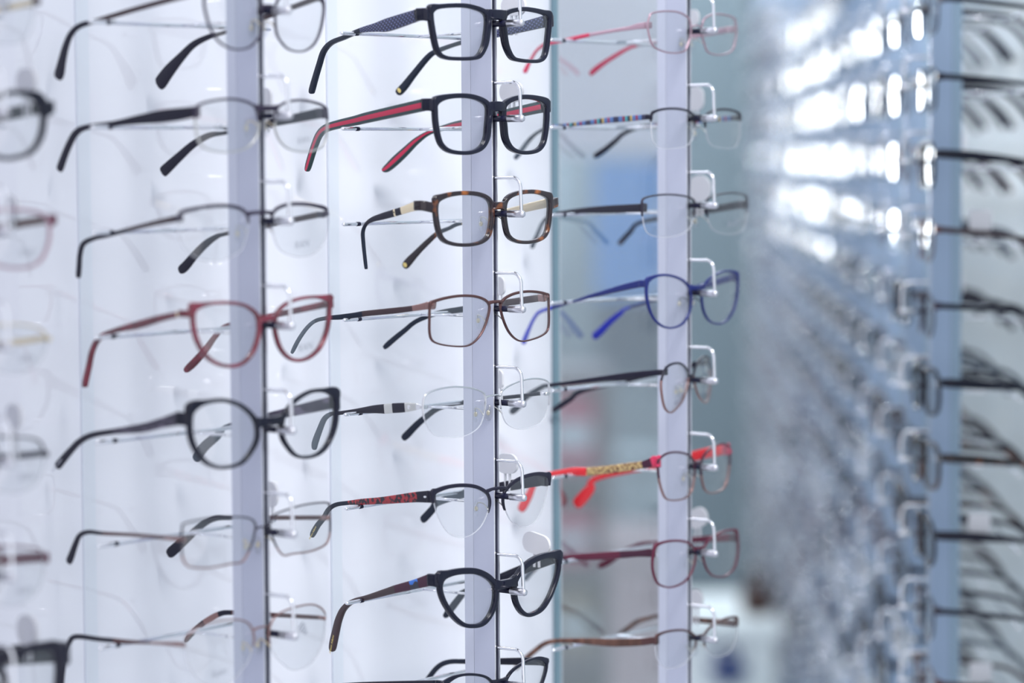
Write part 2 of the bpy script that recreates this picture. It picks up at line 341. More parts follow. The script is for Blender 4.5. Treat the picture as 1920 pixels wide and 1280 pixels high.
def local_ray(inv, x, y): return inv @ EYE, (inv.to_3x3() @ ray(x, y))
NAMES = []
def make_glasses(c, row, s):
    cr = s['c']; bx, by = px(cr, *s['b'])
    Pf = STRIP[c] + EN*s.get('off', .0065); B = on_plane(bx, by, Pf, EN)
    if s.get('centre'): B = Vector((Pf.x, Pf.y, B.z))
    yaw = math.radians(s.get('yaw', 0)); root = empty('eyeglasses', B, TH+yaw)
    mw = Matrix.Translation(B) @ Matrix.Rotation(TH+yaw, 4, 'Z'); inv = mw.inverted()
    sgn = 1 if s.get('side', 'L') == 'L' else -1
    def cr_xy(v): x, y = v[0], v[1]; return px(cr, x, y)
    def front(v, dy=0):
        o, d = local_ray(inv, *cr_xy(v)); yy = dy
        for _ in range(5): t = (yy-o.y)/d.y; p = o+d*t; yy = CURVE(p.x)+dy
        return p
    raw = [front(v) for v in s['lens']]
    roll = math.radians(s.get('roll', 0))
    pts = [(p.x*sgn, p.z) for p in raw]
    k = max(3, round(66/len(pts))); loop = [(p[0], p[1]) for p in catmull(pts, k, True)]
    if s.get('keepw') is None: pass
    sc_px = (CR[cr][2]*FPX/(B.y*1.02))                      # crop px per metre at this pair
    TL = s.get('tl'); kap = s.get('kap', .14)
    if TL:
        h = front(TL[0], s.get('hd', .0055)); hx, hz = h.x, h.z; hw0 = TL[0][2]/sc_px
    elif 'h' in s:
        h = front(s['h'], .002); hx, hz = -abs(h.x), h.z; hw0 = s['h'][2]/sc_px
    hy = CURVE(hx)+s.get('hd', .0055)
    s['hw'] = hw0*1000
    make_front(root, loop, s, (hx, hy, hz), roll)
    thk = s.get('tt', 2.4)*.001
    def plane_pt(v, x0, kk):
        o, d = local_ray(inv, *cr_xy(v))                     # plane: x - kk*(y-hy) = x0
        t = (x0 - kk*hy - (o.x - kk*o.y))/(d.x - kk*d.y); return o + d*t
    def finish(seq, x0, kk, start_w):
        cur = s.get('tm', s['fm']); out = []
        for i, v in enumerate(seq):
            if len(v) > 3 and v[3]: cur = v[3]
            if i == 0: out.append((x0, hy, hz, start_w, cur)); continue
            p = plane_pt(v, x0, kk); out.append((p.x, p.y, p.z, v[2]/(CR[cr][2]*FPX/(mw @ p).y)*s.get('wk', 1), cur))
        return out
    def fit(seq, x0, kk):                                    # splay or toe-in that keeps the tip short of the backing panel
        lim = .1265
        for _ in range(60):
            ends = [mw @ plane_pt(v, x0, kk) for v in seq[-3:]]
            dd = max((STRIP[c]-e_).dot(EN) for e_ in ends)
            if dd <= lim: break
            kk -= .012
        return kk
    if TL and len(TL) > 1: kap = fit(TL, hx, kap)
    kr = -s.get('kapr', s.get('kap', .14))
    if s.get('tr'): kr = fit(s['tr'], -hx, kr)
    if s.get('tr') and c == 3:                               # these arms reach almost to the clear pane
        best = min((abs(max((STRIP[c]-(mw @ plane_pt(v, -hx, k_))).dot(EN) for v in s['tr'][-3:])-.1325), k_) for k_ in [i*.01-.30 for i in range(46)]); kr = best[1]
    if TL and len(TL) > 1:
        L = finish(TL, hx, kap, hw0)
    else:
        def dft(x0, kk):
            z = [0, -.004, -.009, -.013, -.018, -.030, -.042, -.05]; yy = [0, .03, .06, .085, .098, .112, .122, .128]
            ws = [1, 1, .9, .7, .6, .65, .75, .7]; w = max(hw0, .004)
            return [(x0+kk*yy[i], hy+yy[i], hz+z[i], w*ws[i], s.get('tm', s['fm']) if i < 4 else s.get('tipm', s.get('tm', s['fm']))) for i in range(8)]
        L = dft(hx, kap)
    ol, PL, AL, BL = ribbon(root, L, 'temple', None, thk)
    if s.get('tr'):
        Rr = finish([(0, 0, 0, s.get('trm', None) or s.get('tm', s['fm']))] + list(s['tr']), -hx, kr, hw0)
        if Rr[1][1] > hy+.06:                                # keep the hidden run straight and full
            a, b = Rr[0], Rr[1]; Rr.insert(1, tuple((a[i]*.5+b[i]*.5) for i in range(3)) + (a[3]*.55+b[3]*.45, a[4]))
    else:
        Rr = [(-p[0], p[1], p[2]+s.get('drz', 0)*.001, p[3], p[4]) for p in L]
    orr, PR, AR, BR = ribbon(root, Rr, 'temple', None, thk)
    def mark(P, A, B, frac, rx, rz, m, name, parent, side):
        i = int(frac*(len(P)-1)); t = (P[i+1]-P[i]).normalized(); rot = Matrix((t, B[i], A[i])).transposed(); mbx = MB()
        for sd in (1, -1): mbx.ball(P[i]+A[i]*thk*.5*sd, 1, m, (rx, rz, .0003), rot, 16)
        return mbx.build(name, parent)
    for w, fr, rx, rz, mm, nm in s.get('marks', []):
        mark(*((PL, AL, BL) if w == 'L' else (PR, AR, BR)), fr, rx*.001, rz*.001, M[mm], nm, ol if w == 'L' else orr, 1)
    for w, fr, txt, size, mm in s.get('texts', []):
        P, A, Bv, par = (PL, AL, BL, ol) if w == 'L' else (PR, AR, BR, orr)
        i = int(fr*(len(P)-1)); t = (P[i-1]-P[i+1]).normalized(); nrm = A[i] if A[i].y < 0 or True else A[i]
        nv = -A[i]                                            # facing the camera side (outer face of the temple)
        if (mw.to_3x3() @ nv).dot(EYE - mw @ P[i]) < 0: nv = -nv
        yv = nv.cross(t); mt = Matrix((t, yv, nv)).transposed().to_4x4(); mt.translation = P[i] + nv*(thk/2+.0001); text_mesh('lettering', txt, size*.001, M[mm], mt, par)
    for v, txt, size, ang in s.get('prints', []):
        p = front(v)
        mt = Matrix.Rotation(math.radians(90), 4, 'X') @ Matrix.Rotation(math.radians(ang), 4, 'Z'); mt.translation = p + Vector((0, -.0042, 0)); text_mesh('lens_print', txt, size*.001, M['print'], mt, root, 0)
    if s.get('tag'):
        tx, ty, tw, thh, ta = s['tag']
        x0 = -hx - .0025; p = plane_pt((tx, ty), x0, -kap)
        mbt = MB(); wy = tw*.001/2; wz = thh*.001/2; pr = rrect(wy, wz, min(wy, wz)*.95, 6); ca, sa = math.cos(math.radians(ta)), math.sin(math.radians(ta))
        pr = [(a*ca-b*sa, a*sa+b*ca) for a, b in pr]
        for xx0, xx1 in ((-.0012, .0012),):
            lo = [mbt.bm.verts.new((p.x+xx0, p.y+a, p.z+b)) for a, b in pr]; hi = [mbt.bm.verts.new((p.x+xx1, p.y+a, p.z+b)) for a, b in pr]; kk = len(pr)
            mi = mbt.mi(M['white'])
            for i in range(kk): mbt.bm.faces.new((lo[i], lo[(i+1) % kk], hi[(i+1) % kk], hi[i])).material_index = mi
            mbt.bm.faces.new(lo[::-1]).material_index = mi; mbt.bm.faces.new(hi).material_index = mi
        # the two prongs that clip over the temple
        q = min(PR, key=lambda v: abs(v.y-p.y)); xq = q.x
        for dy in (-.0022, .0022):
            mbt.box((p.x-.0008, p.y+dy-.0007, min(q.z-.004, p.z)), (p.x+.0008, p.y+dy+.0007, p.z), M['white'])
        mbt.build('security_tag', root)
    if s.get('sticker'):
        p = front(s['sticker']); mbs = MB(); y0 = p.y-.0045
        R2 = Matrix.Rotation(math.radians(-40), 3, 'Y')
        for k, (dz, w) in enumerate(((.004, 6), (.0015, 7), (-.001, 5), (-.0035, 3))):
            cs = [R2 @ Vector((sx*w*.0005, 0, dz+sz*.0007)) for sx, sz in ((-1, -1), (1, -1), (1, 1), (-1, 1))]
            f = mbs.bm.faces.new([mbs.bm.verts.new(Vector((p.x, y0, p.z))+v) for v in cs]); f.material_index = mbs.mi(M['print'])
        mbs.build('lens_print', root, False)
    tag(root, s['label'], 'eyeglasses', 'eyeglasses on the front display posts')
    return root

G = {}

D_ = lambda st: [tuple(float(v) for v in p.split(',')) for p in st.split()]
def T_(st):
    out = []
    for p in st.split():
        f = p.split(','); out.append((float(f[0]), float(f[1]), float(f[2])) + ((f[3],) if len(f) > 3 else ()))
    return out
SPEC = []
def add(col_, row, **k):
    k['lens'] = D_(k['lens']); 
    for q in ('tl', 'tr'):
        if q in k: k[q] = T_(k[q])
    SPEC.append((col_, row, k))
# --- middle post
add(2, 1, c='D', b=(1412, 92), lens='960,85 1000,60 1100,50 1200,52 1290,75 1335,105 1345,160 1335,260 1320,330 1285,395 1240,412 1150,415 1060,408 1010,378 985,310 965,200 955,120',
    st='acetate', th=(2.6, 4.6, 2.1, 3.2), corner=3, dp=4.4, fm='black', be=.8, bh=7.4, bl=-1.0, bz=-2, tt=3.6, pads=0, tm='weave',
    tl='865,104,86,black 845,112,88,weave 650,176,96 560,196,66 450,218,38,navy 330,268,34 235,308,36 180,370,40 150,460,42 120,560,44 98,640,46 92,672,36',
    tr='1172,305,30,navy 1000,365,34 930,410,40 830,530,46 760,620,56 710,672,60', marks=[('R', .93, 1.4, 2.3, 'goldp', 'logo_badge')], tag=(1545, 45, 23, 14, 0),
    label='glossy black rectangular eyeglasses with woven navy temples, topmost of its post')
add(2, 2, c='D', b=(1415, 742), lens='990,750 1040,715 1120,700 1220,702 1300,725 1345,760 1352,810 1345,900 1335,990 1300,1055 1240,1085 1160,1090 1080,1075 1030,1035 1005,970 990,880 985,800',
    st='acetate', th=(2.9, 4.6, 2.3, 3.0), corner=3, dp=4.4, fm='black', be=.8, bh=7.4, bl=-1.0, bz=-2.5, tt=3.6, pads=0, tm='grty',
    tl='905,752,86 700,798,84 500,843,78 400,868,70 300,890,64 200,920,58 150,965,54 115,1045,52 82,1150,50 60,1228,44',
    tr='1180,890,60,grty 1100,905,50 950,948,32 850,1010,48 770,1085,62 700,1150,68 640,1205,56 605,1226,34', tag=(1530, 660, 22, 15, 0),
    label='glossy black rectangular eyeglasses with green and red striped temples')
add(2, 3, c='E', b=(1430, 200), lens='990,215 1010,175 1080,145 1170,132 1270,137 1340,160 1372,200 1378,280 1370,360 1350,430 1300,470 1220,487 1130,485 1060,465 1025,430 1005,370 992,290',
    st='acetate', th=(2.6, 3.0, 2.0, 3.0), corner=3, dp=4.0, fm='tort', bh=5.5, bl=-.5, bz=-1.0, tt=2.6, tm='gold',
    tl='850,212,68,gold 800,228,60 742,248,54,matte 702,260,54,gold 690,264,54,matte 600,290,48 530,312,36 485,345,24,navy 462,400,26 465,480,26 475,580,24 485,668,24',
    tr='1175,335,30,navy 1080,375,28,navy 1000,410,34,tort 920,480,42 850,550,48 790,615,62 758,655,58', marks=[('R', .94, 1.6, 2.2, 'goldp', 'logo_badge')],
    label='tortoiseshell eyeglasses with pale gold metal at the hinges')
add(2, 4, c='E', b=(1410, 915), lens='945,930 975,905 1060,880 1160,865 1260,868 1330,890 1365,925 1365,975 1345,1050 1310,1130 1260,1190 1200,1220 1100,1220 1010,1205 960,1180 942,1130 940,1040',
    st='metal', th=(1.6, 1.1, .8, .9), corner=1, dp=2.2, fm='brown', bh=2.4, bl=1.0, tt=1.6, tm='dkbrown', em='copper',
    tl='930,930,52,copper 820,950,42,dkbrown 700,965,44 500,985,42 460,990,42,navy 400,1000,40 300,1012,38 200,1020,30 120,1040,28,slate 60,1090,30 0,1175,32 -50,1272,34',
    tr='1185,955,44,navy 1000,985,36 850,1040,34 760,1110,38 680,1175,42 612,1235,44', tag=(1445, 790, 10, 14, 0),
    label='thin brown metal rectangular eyeglasses with full rims')
add(2, 5, c='F', b=(1395, 325), lens='900,330 930,295 1000,268 1090,252 1180,252 1260,265 1320,290 1340,325 1338,400 1325,470 1300,530 1250,575 1180,605 1080,612 990,600 940,560 910,500 893,420',
    st='half', ft=.62, fn=.55, th=(.9, .9, .8, .9), dp=1.8, fm='silver', bh=1.4, bl=1.2, tt=2.2, tm='matte', ef=1,
    tl='880,392,26,silver 850,390,48,brushed 770,397,68,matte 680,402,72,brushed 622,407,70,matte 540,410,58 400,425,34 270,440,28 230,445,32,slate 185,480,42 150,560,48 118,650,54 112,700,42',
    tr='1195,360,34,navy 1100,372,38 1000,405,40 930,452,44 850,520,50 782,590,56 748,622,52', tag=(1440, 195, 8, 14, 0), marks=[('L', .145, 1.6, 1.6, 'silver', 'square_emblem')],
    label='silver half-rim eyeglasses with dark temples banded in brushed silver')
add(2, 6, c='F', b=(1420, 992), lens='975,1030 1000,1005 1080,975 1180,965 1270,975 1340,1010 1365,1050 1368,1100 1350,1170 1310,1250 1240,1312 1170,1331 1090,1310 1030,1240 990,1150 972,1080',
    st='half', ft=.26, fn=.62, th=(2.4, 1.8, 1, 3.4), corner=2.5, dp=2.0, fm='matte', bh=2.4, bl=1.6, tt=1.8, tm='matte',
    tl='935,1038,84,matte 855,1040,78,redpat 780,1047,70 600,1065,52 450,1075,44 360,1082,32,navy 270,1095,32 215,1130,36 180,1190,42 140,1240,46 110,1290,50 93,1325,40',
    tr='1195,1015,62,slate 1000,1080,50,navy 960,1130,58 905,1190,60 882,1208,48', tag=(1500, 800, 20, 15, 0), texts=[('L', .93, 'Adeon Adams', 2.2, 'goldp')], marks=[('L', .035, 1.6, .8, 'silver', 'temple_label')],
    label='matte black half-rim eyeglasses with red patterned temples')
add(2, 7, c='G', b=(1480, 560), lens='1020,590 1040,535 1100,505 1180,492 1270,495 1350,530 1395,580 1405,640 1395,720 1360,800 1310,850 1240,862 1180,850 1120,800 1070,730 1035,660',
    st='acetate', th=(4.0, 3.2, 2.4, 3.0), corner=5, dp=4.4, fm='black', bh=6.5, bl=-.8, bz=-1, tt=3.4, pads=0, off=.012,
    tl='945,540,86,burgd 870,562,76,bluflow 810,578,69,burgd 700,605,60,dkbrown 650,620,54 500,665,40 400,690,34 330,740,44 290,820,54 265,920,60 248,1000,62 240,1050,50',
    tr='1195,625,44,navy 1170,650,46 1100,740,52 1050,805,46', tag=(1710, 280, 26, 16, 12), texts=[('L', .92, 'Adeon Adams', 2.6, 'goldp')],
    label='glossy black cat-eye eyeglasses with a blue marbled patch on the temple')
add(2, 8, c='G', b=(1440, 1262), lens='1060,1290 1140,1235 1240,1222 1340,1240 1390,1290 1400,1360 1360,1440 1290,1490 1200,1500 1120,1470 1070,1400 1045,1330',
    st='acetate', th=(1.4, 1.6, 1.4, 2.2), corner=3, dp=3, fm='black', bh=3, bl=0, tt=2.4, pads=0,
    tl='1000,1290,60,black 700,1285,40 400,1290,30 260,1310,34 180,1390,40 140,1520,40',
    tr='1210,1125,36,navy 1080,1128,36 1000,1165,38 930,1250,40 880,1330,44',
    label='thin black cat-eye eyeglasses, lowest of the sharp middle post')
# --- right post
add(3, 1, c='H', b=(1325, 190), lens='985,130 1000,100 1060,85 1150,83 1210,95 1265,130 1283,180 1283,250 1262,320 1240,365 1180,380 1110,375 1040,350 1005,315 985,250 975,180',
    st='metal', th=(1, .9, .8, .9), dp=1.8, fm='rose', bh=1.3, bl=1, tt=1.7, tm='rose',
    tl='960,182,46,rose 900,190,42 830,205,30 700,225,26 560,250,28,pinkred 460,272,30 380,290,26 250,315,28 180,360,22 130,440,26 100,500,36 88,522,30',
    tr='990,312,18,rose 900,328,20,pinkred 840,345,24 760,390,30 680,440,32 610,490,40 560,535,40', tag=(1300, 130, 12, 14, 0),
    label='rose metal eyeglasses with raspberry temple ends')
add(3, 2, c='H', b=(1350, 840), lens='1005,830 1040,800 1110,785 1190,785 1260,800 1300,830 1310,880 1305,950 1290,1010 1250,1050 1180,1065 1090,1068 1040,1050 1010,1000 1000,920',
    st='half', ft=.35, fn=.5, th=(1.4, 1.2, .8, 1.6), corner=1, dp=2, fm='matte', bh=3, bl=.5, tt=1.8, tm='multi',
    tl='960,840,36,multi 850,850,42 700,862,42 550,880,36 450,893,30 320,905,22 240,925,24,navy 180,955,24 120,1010,32,slate 60,1090,38 20,1140,38',
    tr='990,900,22,matte 820,950,28 740,1015,36 660,1080,42 590,1125,46', tag=(1320, 710, 16, 20, 0),
    label='black half-rim eyeglasses with multicoloured banded temples')
add(3, 3, c='I', b=(1355, 213), lens='940,170 980,150 1060,137 1150,135 1250,148 1300,170 1312,210 1305,280 1290,350 1250,400 1180,430 1080,440 1000,425 960,390 940,310 935,220',
    st='half', ft=.5, fn=.6, th=(1, 1, .8, 1.2), dp=2, fm='dkmetal', bh=3, bl=.3, tt=2, tm='matte',
    tl='925,228,58,matte 830,232,58 700,238,56 550,245,44 400,258,30 300,275,22 230,320,26,slate 190,400,30 150,495,32 145,520,26',
    tr='930,330,28,matte 850,400,36 790,465,38,dkbrown 768,488,34', tag=(1350, 90, 22, 22, 0), prints=[((1560, 335), 'Rudin', 8, 12)],
    label='dark half-rim eyeglasses with a scripted mark on the lens')
add(3, 4, c='I', b=(1325, 808), lens='970,800 985,755 1040,722 1110,715 1190,735 1250,775 1280,840 1282,920 1262,1000 1220,1060 1150,1088 1080,1075 1020,1020 985,940 970,860',
    st='metal', th=(1.5, 1.4, 1.1, 2.0), corner=3, dp=2.4, fm='blue', bh=4.4, bl=.2, tt=1.8, tm='blue',
    tl='925,772,50,blue 800,800,46 650,840,34 540,870,26 430,905,18 290,945,26,blueb 200,975,28 160,1020,26 130,1080,28 100,1150,38 80,1205,42',
    tr='850,940,20,blueb 780,985,36 700,1050,48 630,1120,56 582,1158,58', padm='dkmetal',
    label='cobalt blue round cat-eye metal eyeglasses')
add(3, 5, c='J', b=(1286, 248), yaw=18, lens='1090,230 1110,190 1150,165 1200,160 1240,185 1262,230 1265,280 1250,350 1225,420 1190,470 1140,510 1100,480 1080,400 1072,300',
    st='metal', split=.25, lowm='copper', th=(1.4, 1, .8, 1.2), dp=2, fm='matte', bh=2.4, bl=.4, tt=1.8, tm='matte', kap=.16,
    tl='1065,222,40,matte 900,235,42 700,260,40 500,285,34 380,300,28 260,316,28,navy 218,326,34 100,400,40 40,470,48 -10,512,50',
    tr='520,350,34,matte 420,415,38 350,460,42 290,500,38',
    label='black and gold oval eyeglasses turned more side-on than the rest')
add(3, 6, c='J', b=(1335, 880), yaw=5, lens='1050,870 1070,835 1120,805 1190,798 1260,815 1300,855 1312,920 1305,1000 1285,1080 1240,1125 1170,1140 1110,1130 1080,1080 1055,980',
    st='metal', th=(1.2, 1, .8, 1.0), dp=2.2, fm='burgd', lowm='copper', split=-.1, bh=2.6, bl=.4, tt=2.4, tm='red', em='pinkred',
    tl='1020,862,80,pinkred 1005,866,72,burgd 940,885,58,leo 800,905,60 650,925,60 540,935,62,red 450,935,62 350,945,50 270,955,36 175,1000,40 120,1110,60 60,1215,78',
    tr='615,980,40,red 560,1060,76 500,1130,88 455,1178,84',
    label='burgundy metal eyeglasses with red and gold leopard temples')
add(3, 7, c='K', b=(1345, 318), lens='1025,330 1050,290 1110,268 1190,262 1260,275 1300,310 1318,360 1305,440 1280,500 1240,550 1170,585 1110,590 1050,565 1020,500 1010,420',
    st='metal', th=(1.5, 1, .9, 1.4), corner=2, dp=2.2, fm='burg', bh=3, bl=.4, tt=2, tm='burg', em='burgd',
    tl='985,345,58,burgd 900,350,50 780,358,54,burg 600,370,56 450,375,48 385,378,38,burgd 250,400,34 150,470,40,slate 90,540,48',
    tr='1055,268,24,burg 950,275,26 870,300,30 780,350,40 690,410,50 622,443,46', tag=(1335, 95, 20, 16, -30),
    label='burgundy metal cat-eye eyeglasses with plum temples')
add(3, 8, c='K', b=(1350, 945), lens='1040,960 1080,925 1150,908 1230,905 1290,925 1318,960 1315,1020 1290,1080 1240,1140 1170,1170 1100,1170 1050,1120 1030,1040',
    st='half', ft=.3, fn=.6, th=(1.4, 1.1, .8, 1.8), corner=1.5, dp=2, fm='brown', bh=2.6, bl=.4, tt=2.2, tm='wood',
    tl='1010,975,50,brown 930,985,54,wood 800,990,58 700,990,56 550,980,48 400,975,38 300,980,34 230,1000,36 150,1060,38 80,1120,40 20,1180,42',
    tr='1060,800,26,wood 980,815,30 900,840,34 830,890,36 762,938,34', tag=(1320, 675, 14, 16, 0),
    label='brown half-rim eyeglasses with wood-grained temples')
# --- left post
add(1, 1, c='A', b=(1510, 38), lens='1150,0 1165,100 1195,180 1240,240 1310,275 1390,270 1440,230 1468,170 1470,60 1450,-10 1380,-55 1280,-70 1190,-50',
    st='metal', th=(1.6, 1, .8, 1.2), corner=1, dp=2, fm='purpleblack', bh=3, bl=.6, tt=2, tm='dkbrown', padm='gold',
    tl='1125,-45,34 950,0,32 750,55,30 550,115,28,matte 450,145,32 400,190,38 370,260,46 350,340,58 335,410,72 322,442,60',
    tr='1270,180,22,matte 1180,205,30 1090,250,40 1020,320,54 950,400,78 905,462,86 888,480,66',
    label='dark metal oval eyeglasses with paddle-shaped black temple tips')
add(1, 2, c='A', b=(1500, 612), lens='1100,640 1110,600 1170,575 1280,560 1370,570 1430,600 1450,650 1455,720 1430,790 1380,835 1300,855 1210,850 1140,825 1110,770 1100,700',
    st='metal', th=(1.3, .8, .6, .8), dp=2, fm='purpleblack', lowm='brushed', split=.2, bh=4, bl=.2, tt=1.8, tm='matte', padm='gold',
    tl='1085,630,60,matte 1000,643,72 900,655,72 780,672,52 640,695,32 490,715,32 430,745,42 395,800,46 365,870,48 340,940,52 332,960,40',
    tr='1280,745,22,matte 1180,760,34 1090,810,44 1010,880,54 930,955,66 912,972,56', tag=(1500, 560, 10, 16, 0), prints=[((1680, 790), 'RAN', 6, 8)],
    label='thin plum metal rectangular eyeglasses with broad flat dark temples')
add(1, 3, c='A', b=(1462, 1200), lens='1000,1240 1030,1200 1100,1180 1200,1165 1300,1165 1370,1190 1395,1240 1385,1330 1360,1400 1310,1440 1220,1465 1120,1455 1040,1400 1005,1320',
    st='half', ft=.15, fn=.35, th=(2.0, 1.2, .8, 2.0), corner=1.5, dp=2, fm='purpleblack', bh=2.6, bl=.8, tt=1.8, tm='dkbrown',
    tl='990,1230,36 880,1252,30 720,1292,24,matte 600,1325,24 530,1340,26 470,1370,32 450,1430,34 445,1500,36 440,1562,38',
    tr='1270,1315,22,matte 1220,1330,30 1160,1370,44 1100,1430,50 1040,1500,58 1008,1522,48', prints=[((1670, 1375), 'RAN', 7, 8)],
    label='dark brow-line half-rim eyeglasses with slim arms')
add(1, 4, c='B', b=(1500, 500), lens='1090,490 1110,455 1180,430 1280,425 1370,440 1430,480 1450,530 1448,600 1420,690 1370,750 1310,772 1240,765 1170,725 1120,650 1095,570',
    st='acetate', th=(1.6, 2.2, 1.8, 2.4), corner=5, dp=3.6, fm='wine', bh=4.6, bl=-.2, bz=-1, tt=2.8, pads=0, tm='winet',
    tl='1020,482,40,gold 1000,487,36,wine 900,510,42,winet 780,545,46 640,580,30 560,620,34 520,690,36 500,780,38 480,870,40 480,897,34',
    tr='1290,545,26,winet 1220,600,30 1160,680,40 1100,750,46 1042,805,44', prints=[((1690, 670), 'RAN', 7, 8)],
    label='wine red acetate cat-eye eyeglasses')
add(1, 5, c='B', b=(1515, 1078), lens='1075,1080 1090,1030 1150,990 1250,975 1340,1000 1400,1045 1435,1100 1440,1180 1410,1250 1350,1320 1250,1343 1170,1320 1110,1250 1080,1170',
    st='acetate', th=(2.0, 2.6, 1.6, 3.4), corner=5, dp=3.8, fm='black', bh=6, bl=-.4, bz=-1, tt=3, pads=0, tm='plumgr', off=.012,
    tl='1005,1072,74,plumgr 900,1100,58 800,1125,52 640,1145,34,matte 520,1165,34 450,1200,36 400,1250,38 340,1320,46 322,1345,46',
    tr='1295,1110,26,slate 1220,1170,50 1150,1230,58 1112,1285,58 1098,1305,46', texts=[('L', .93, 'Adeon Adams', 2.4, 'text')],
    label='big glossy black cat-eye eyeglasses with marbled temples')
add(1, 6, c='C', b=(1478, 405), lens='1025,410 1040,385 1120,365 1230,350 1330,348 1400,355 1435,385 1430,450 1400,540 1360,600 1300,610 1180,632 1080,630 1040,605 1022,540',
    st='metal', th=(.8, .8, .8, .8), dp=1.6, fm='dkmetal', lowm='copper', split=-.5, bh=1.3, bl=.6, tt=1.8, tm='brown', em='copper',
    tl='1005,472,26,copper 930,464,22,brown 750,448,20 580,440,22,matte 500,432,26 450,450,30 425,500,38 400,570,46 385,605,48',
    tr='1305,352,26,matte 1210,355,34 1140,390,40 1060,460,50 980,530,64 945,560,58', tag=(1520, 220, 14, 18, 0), padm='gold',
    label='fine wire rectangular eyeglasses with pinkish temples')
add(1, 7, c='C', b=(1470, 972), lens='1040,1045 1080,990 1150,950 1250,930 1350,928 1400,950 1425,1000 1425,1060 1400,1150 1350,1220 1290,1280 1200,1300 1120,1270 1060,1180 1045,1100',
    st='half', ft=.25, fn=.55, th=(.8, .9, .8, .9), dp=1.6, fm='copper', bh=1.4, bl=1, tt=1.8, tm='brown', padm='gold',
    tl='1005,1063,24,copper 850,1055,16,brown 700,1048,26,brown 640,1042,28,matte 560,1035,28 430,1020,30 390,1052,32 365,1130,36 350,1230,38 342,1320,40',
    tr='1305,885,28,matte 1230,895,32,copper 1150,940,34,matte 1080,1000,36 1042,1048,30', sticker=(1680, 975), prints=[((1205, 1220), 'Espen', 6, 5)],
    label='copper half-rim eyeglasses with a striped sticker on the lens')
# --- post beyond the picture's edge: traced on the pair's right-hand lens
add(0, 1, c='A', b=(-140, 30), centre=1, side='R', lens='-90,-40 40,-60 170,-45 190,30 180,130 140,220 60,250 -30,240 -90,160 -105,60', h=(215, 10, 40),
    st='half', ft=.3, fn=.6, th=(1.6, 1, 1, 1.4), dp=2, fm='dkbrown', bh=2, tt=2, tm='gold', tag=(20, -40, 10, 10, 0),
    label='brown half-rim eyeglasses with gold temple, cut off by the picture edge at the top')
add(0, 2, c='A', b=(-160, 590), centre=1, side='R', lens='-60,600 0,545 90,528 175,550 225,610 235,690 215,780 165,850 80,880 0,880 -60,840 -90,720', h=(285, 600, 70),
    st='acetate', th=(2.6, 2.6, 2.0, 3), corner=4, dp=4, fm='black', bh=5, tt=3, pads=0, tm='black', tag=(150, 455, 18, 16, 0),
    label='thick black acetate eyeglasses, half out of the picture, second from its top')
add(0, 3, c='B', b=(-160, -50), centre=1, side='R', lens='-80,-70 10,-95 110,-95 230,-75 270,-20 270,80 225,180 140,220 20,215 -60,170 -95,60', h=(305, -50, 50),
    st='metal', th=(1.8, 1.4, 1.4, 1.6), dp=2.4, fm='rose', bh=3, tt=2.2, tm='brown', em='burg', tag=(60, -110, 14, 16, 0), prints=[((125, 140), 'RAN', 6, 0)],
    label='pinkish-rimmed eyeglasses with brown temple, half out of the picture')
add(0, 4, c='B', b=(-150, 600), centre=1, side='R', lens='-90,560 20,545 150,548 240,580 262,640 240,720 180,790 60,820 -60,780 -110,680', h=(280, 622, 26),
    st='half', ft=.35, fn=.4, th=(.8, .9, .8, .9), dp=1.6, fm='gold', bh=1.6, tt=1.8, tm='gold', prints=[((125, 735), 'RAN', 6, 0)],
    label='fine gold half-rim eyeglasses, half out of the picture')
add(0, 5, c='B', b=(-150, 1215), centre=1, side='R', lens='-60,1190 40,1178 140,1180 215,1200 245,1260 240,1360 190,1450 100,1490 0,1480 -70,1430 -100,1300', h=(260, 1270, 36),
    st='half', ft=.4, fn=.6, th=(1, 1, .8, 1), dp=2, fm='dkmetal', bh=2, tt=2, tm='purpleblack', tag=(80, 1060, 14, 16, 0), prints=[((120, 1400), 'RAN', 6, 0)],
    label='slate metal half-rim eyeglasses, half out of the picture')
add(0, 6, c='C', b=(-150, 550), centre=1, side='R', lens='-80,530 40,515 160,520 240,545 250,620 230,720 180,800 80,850 -20,830 -90,740 -100,640', h=(262, 575, 60),
    st='half', ft=.2, fn=.4, th=(.9, 1, .8, 1), dp=2, fm='burg', bh=2, tt=2.2, tm='burg', prints=[((110, 760), 'RAN', 6, 0)],
    label='red temple half-rim eyeglasses, half out of the picture')
add(0, 7, c='C', b=(-150, 1160), centre=1, side='R', lens='-60,1220 60,1150 180,1100 270,1095 310,1140 318,1240 290,1380 150,1460 0,1430 -80,1330', h=(370, 1110, 120),
    st='acetate', th=(4.4, 3, 2.4, 3.4), corner=4, dp=4.4, fm='matte', bh=6, tt=3, pads=0, tm='black', tag=(155, 985, 18, 20, 0),
    label='bulky black cat-eye eyeglasses in the lower corner, half out of the picture')
for c, row, s in SPEC: G[(c, row)] = make_glasses(c, row, s)

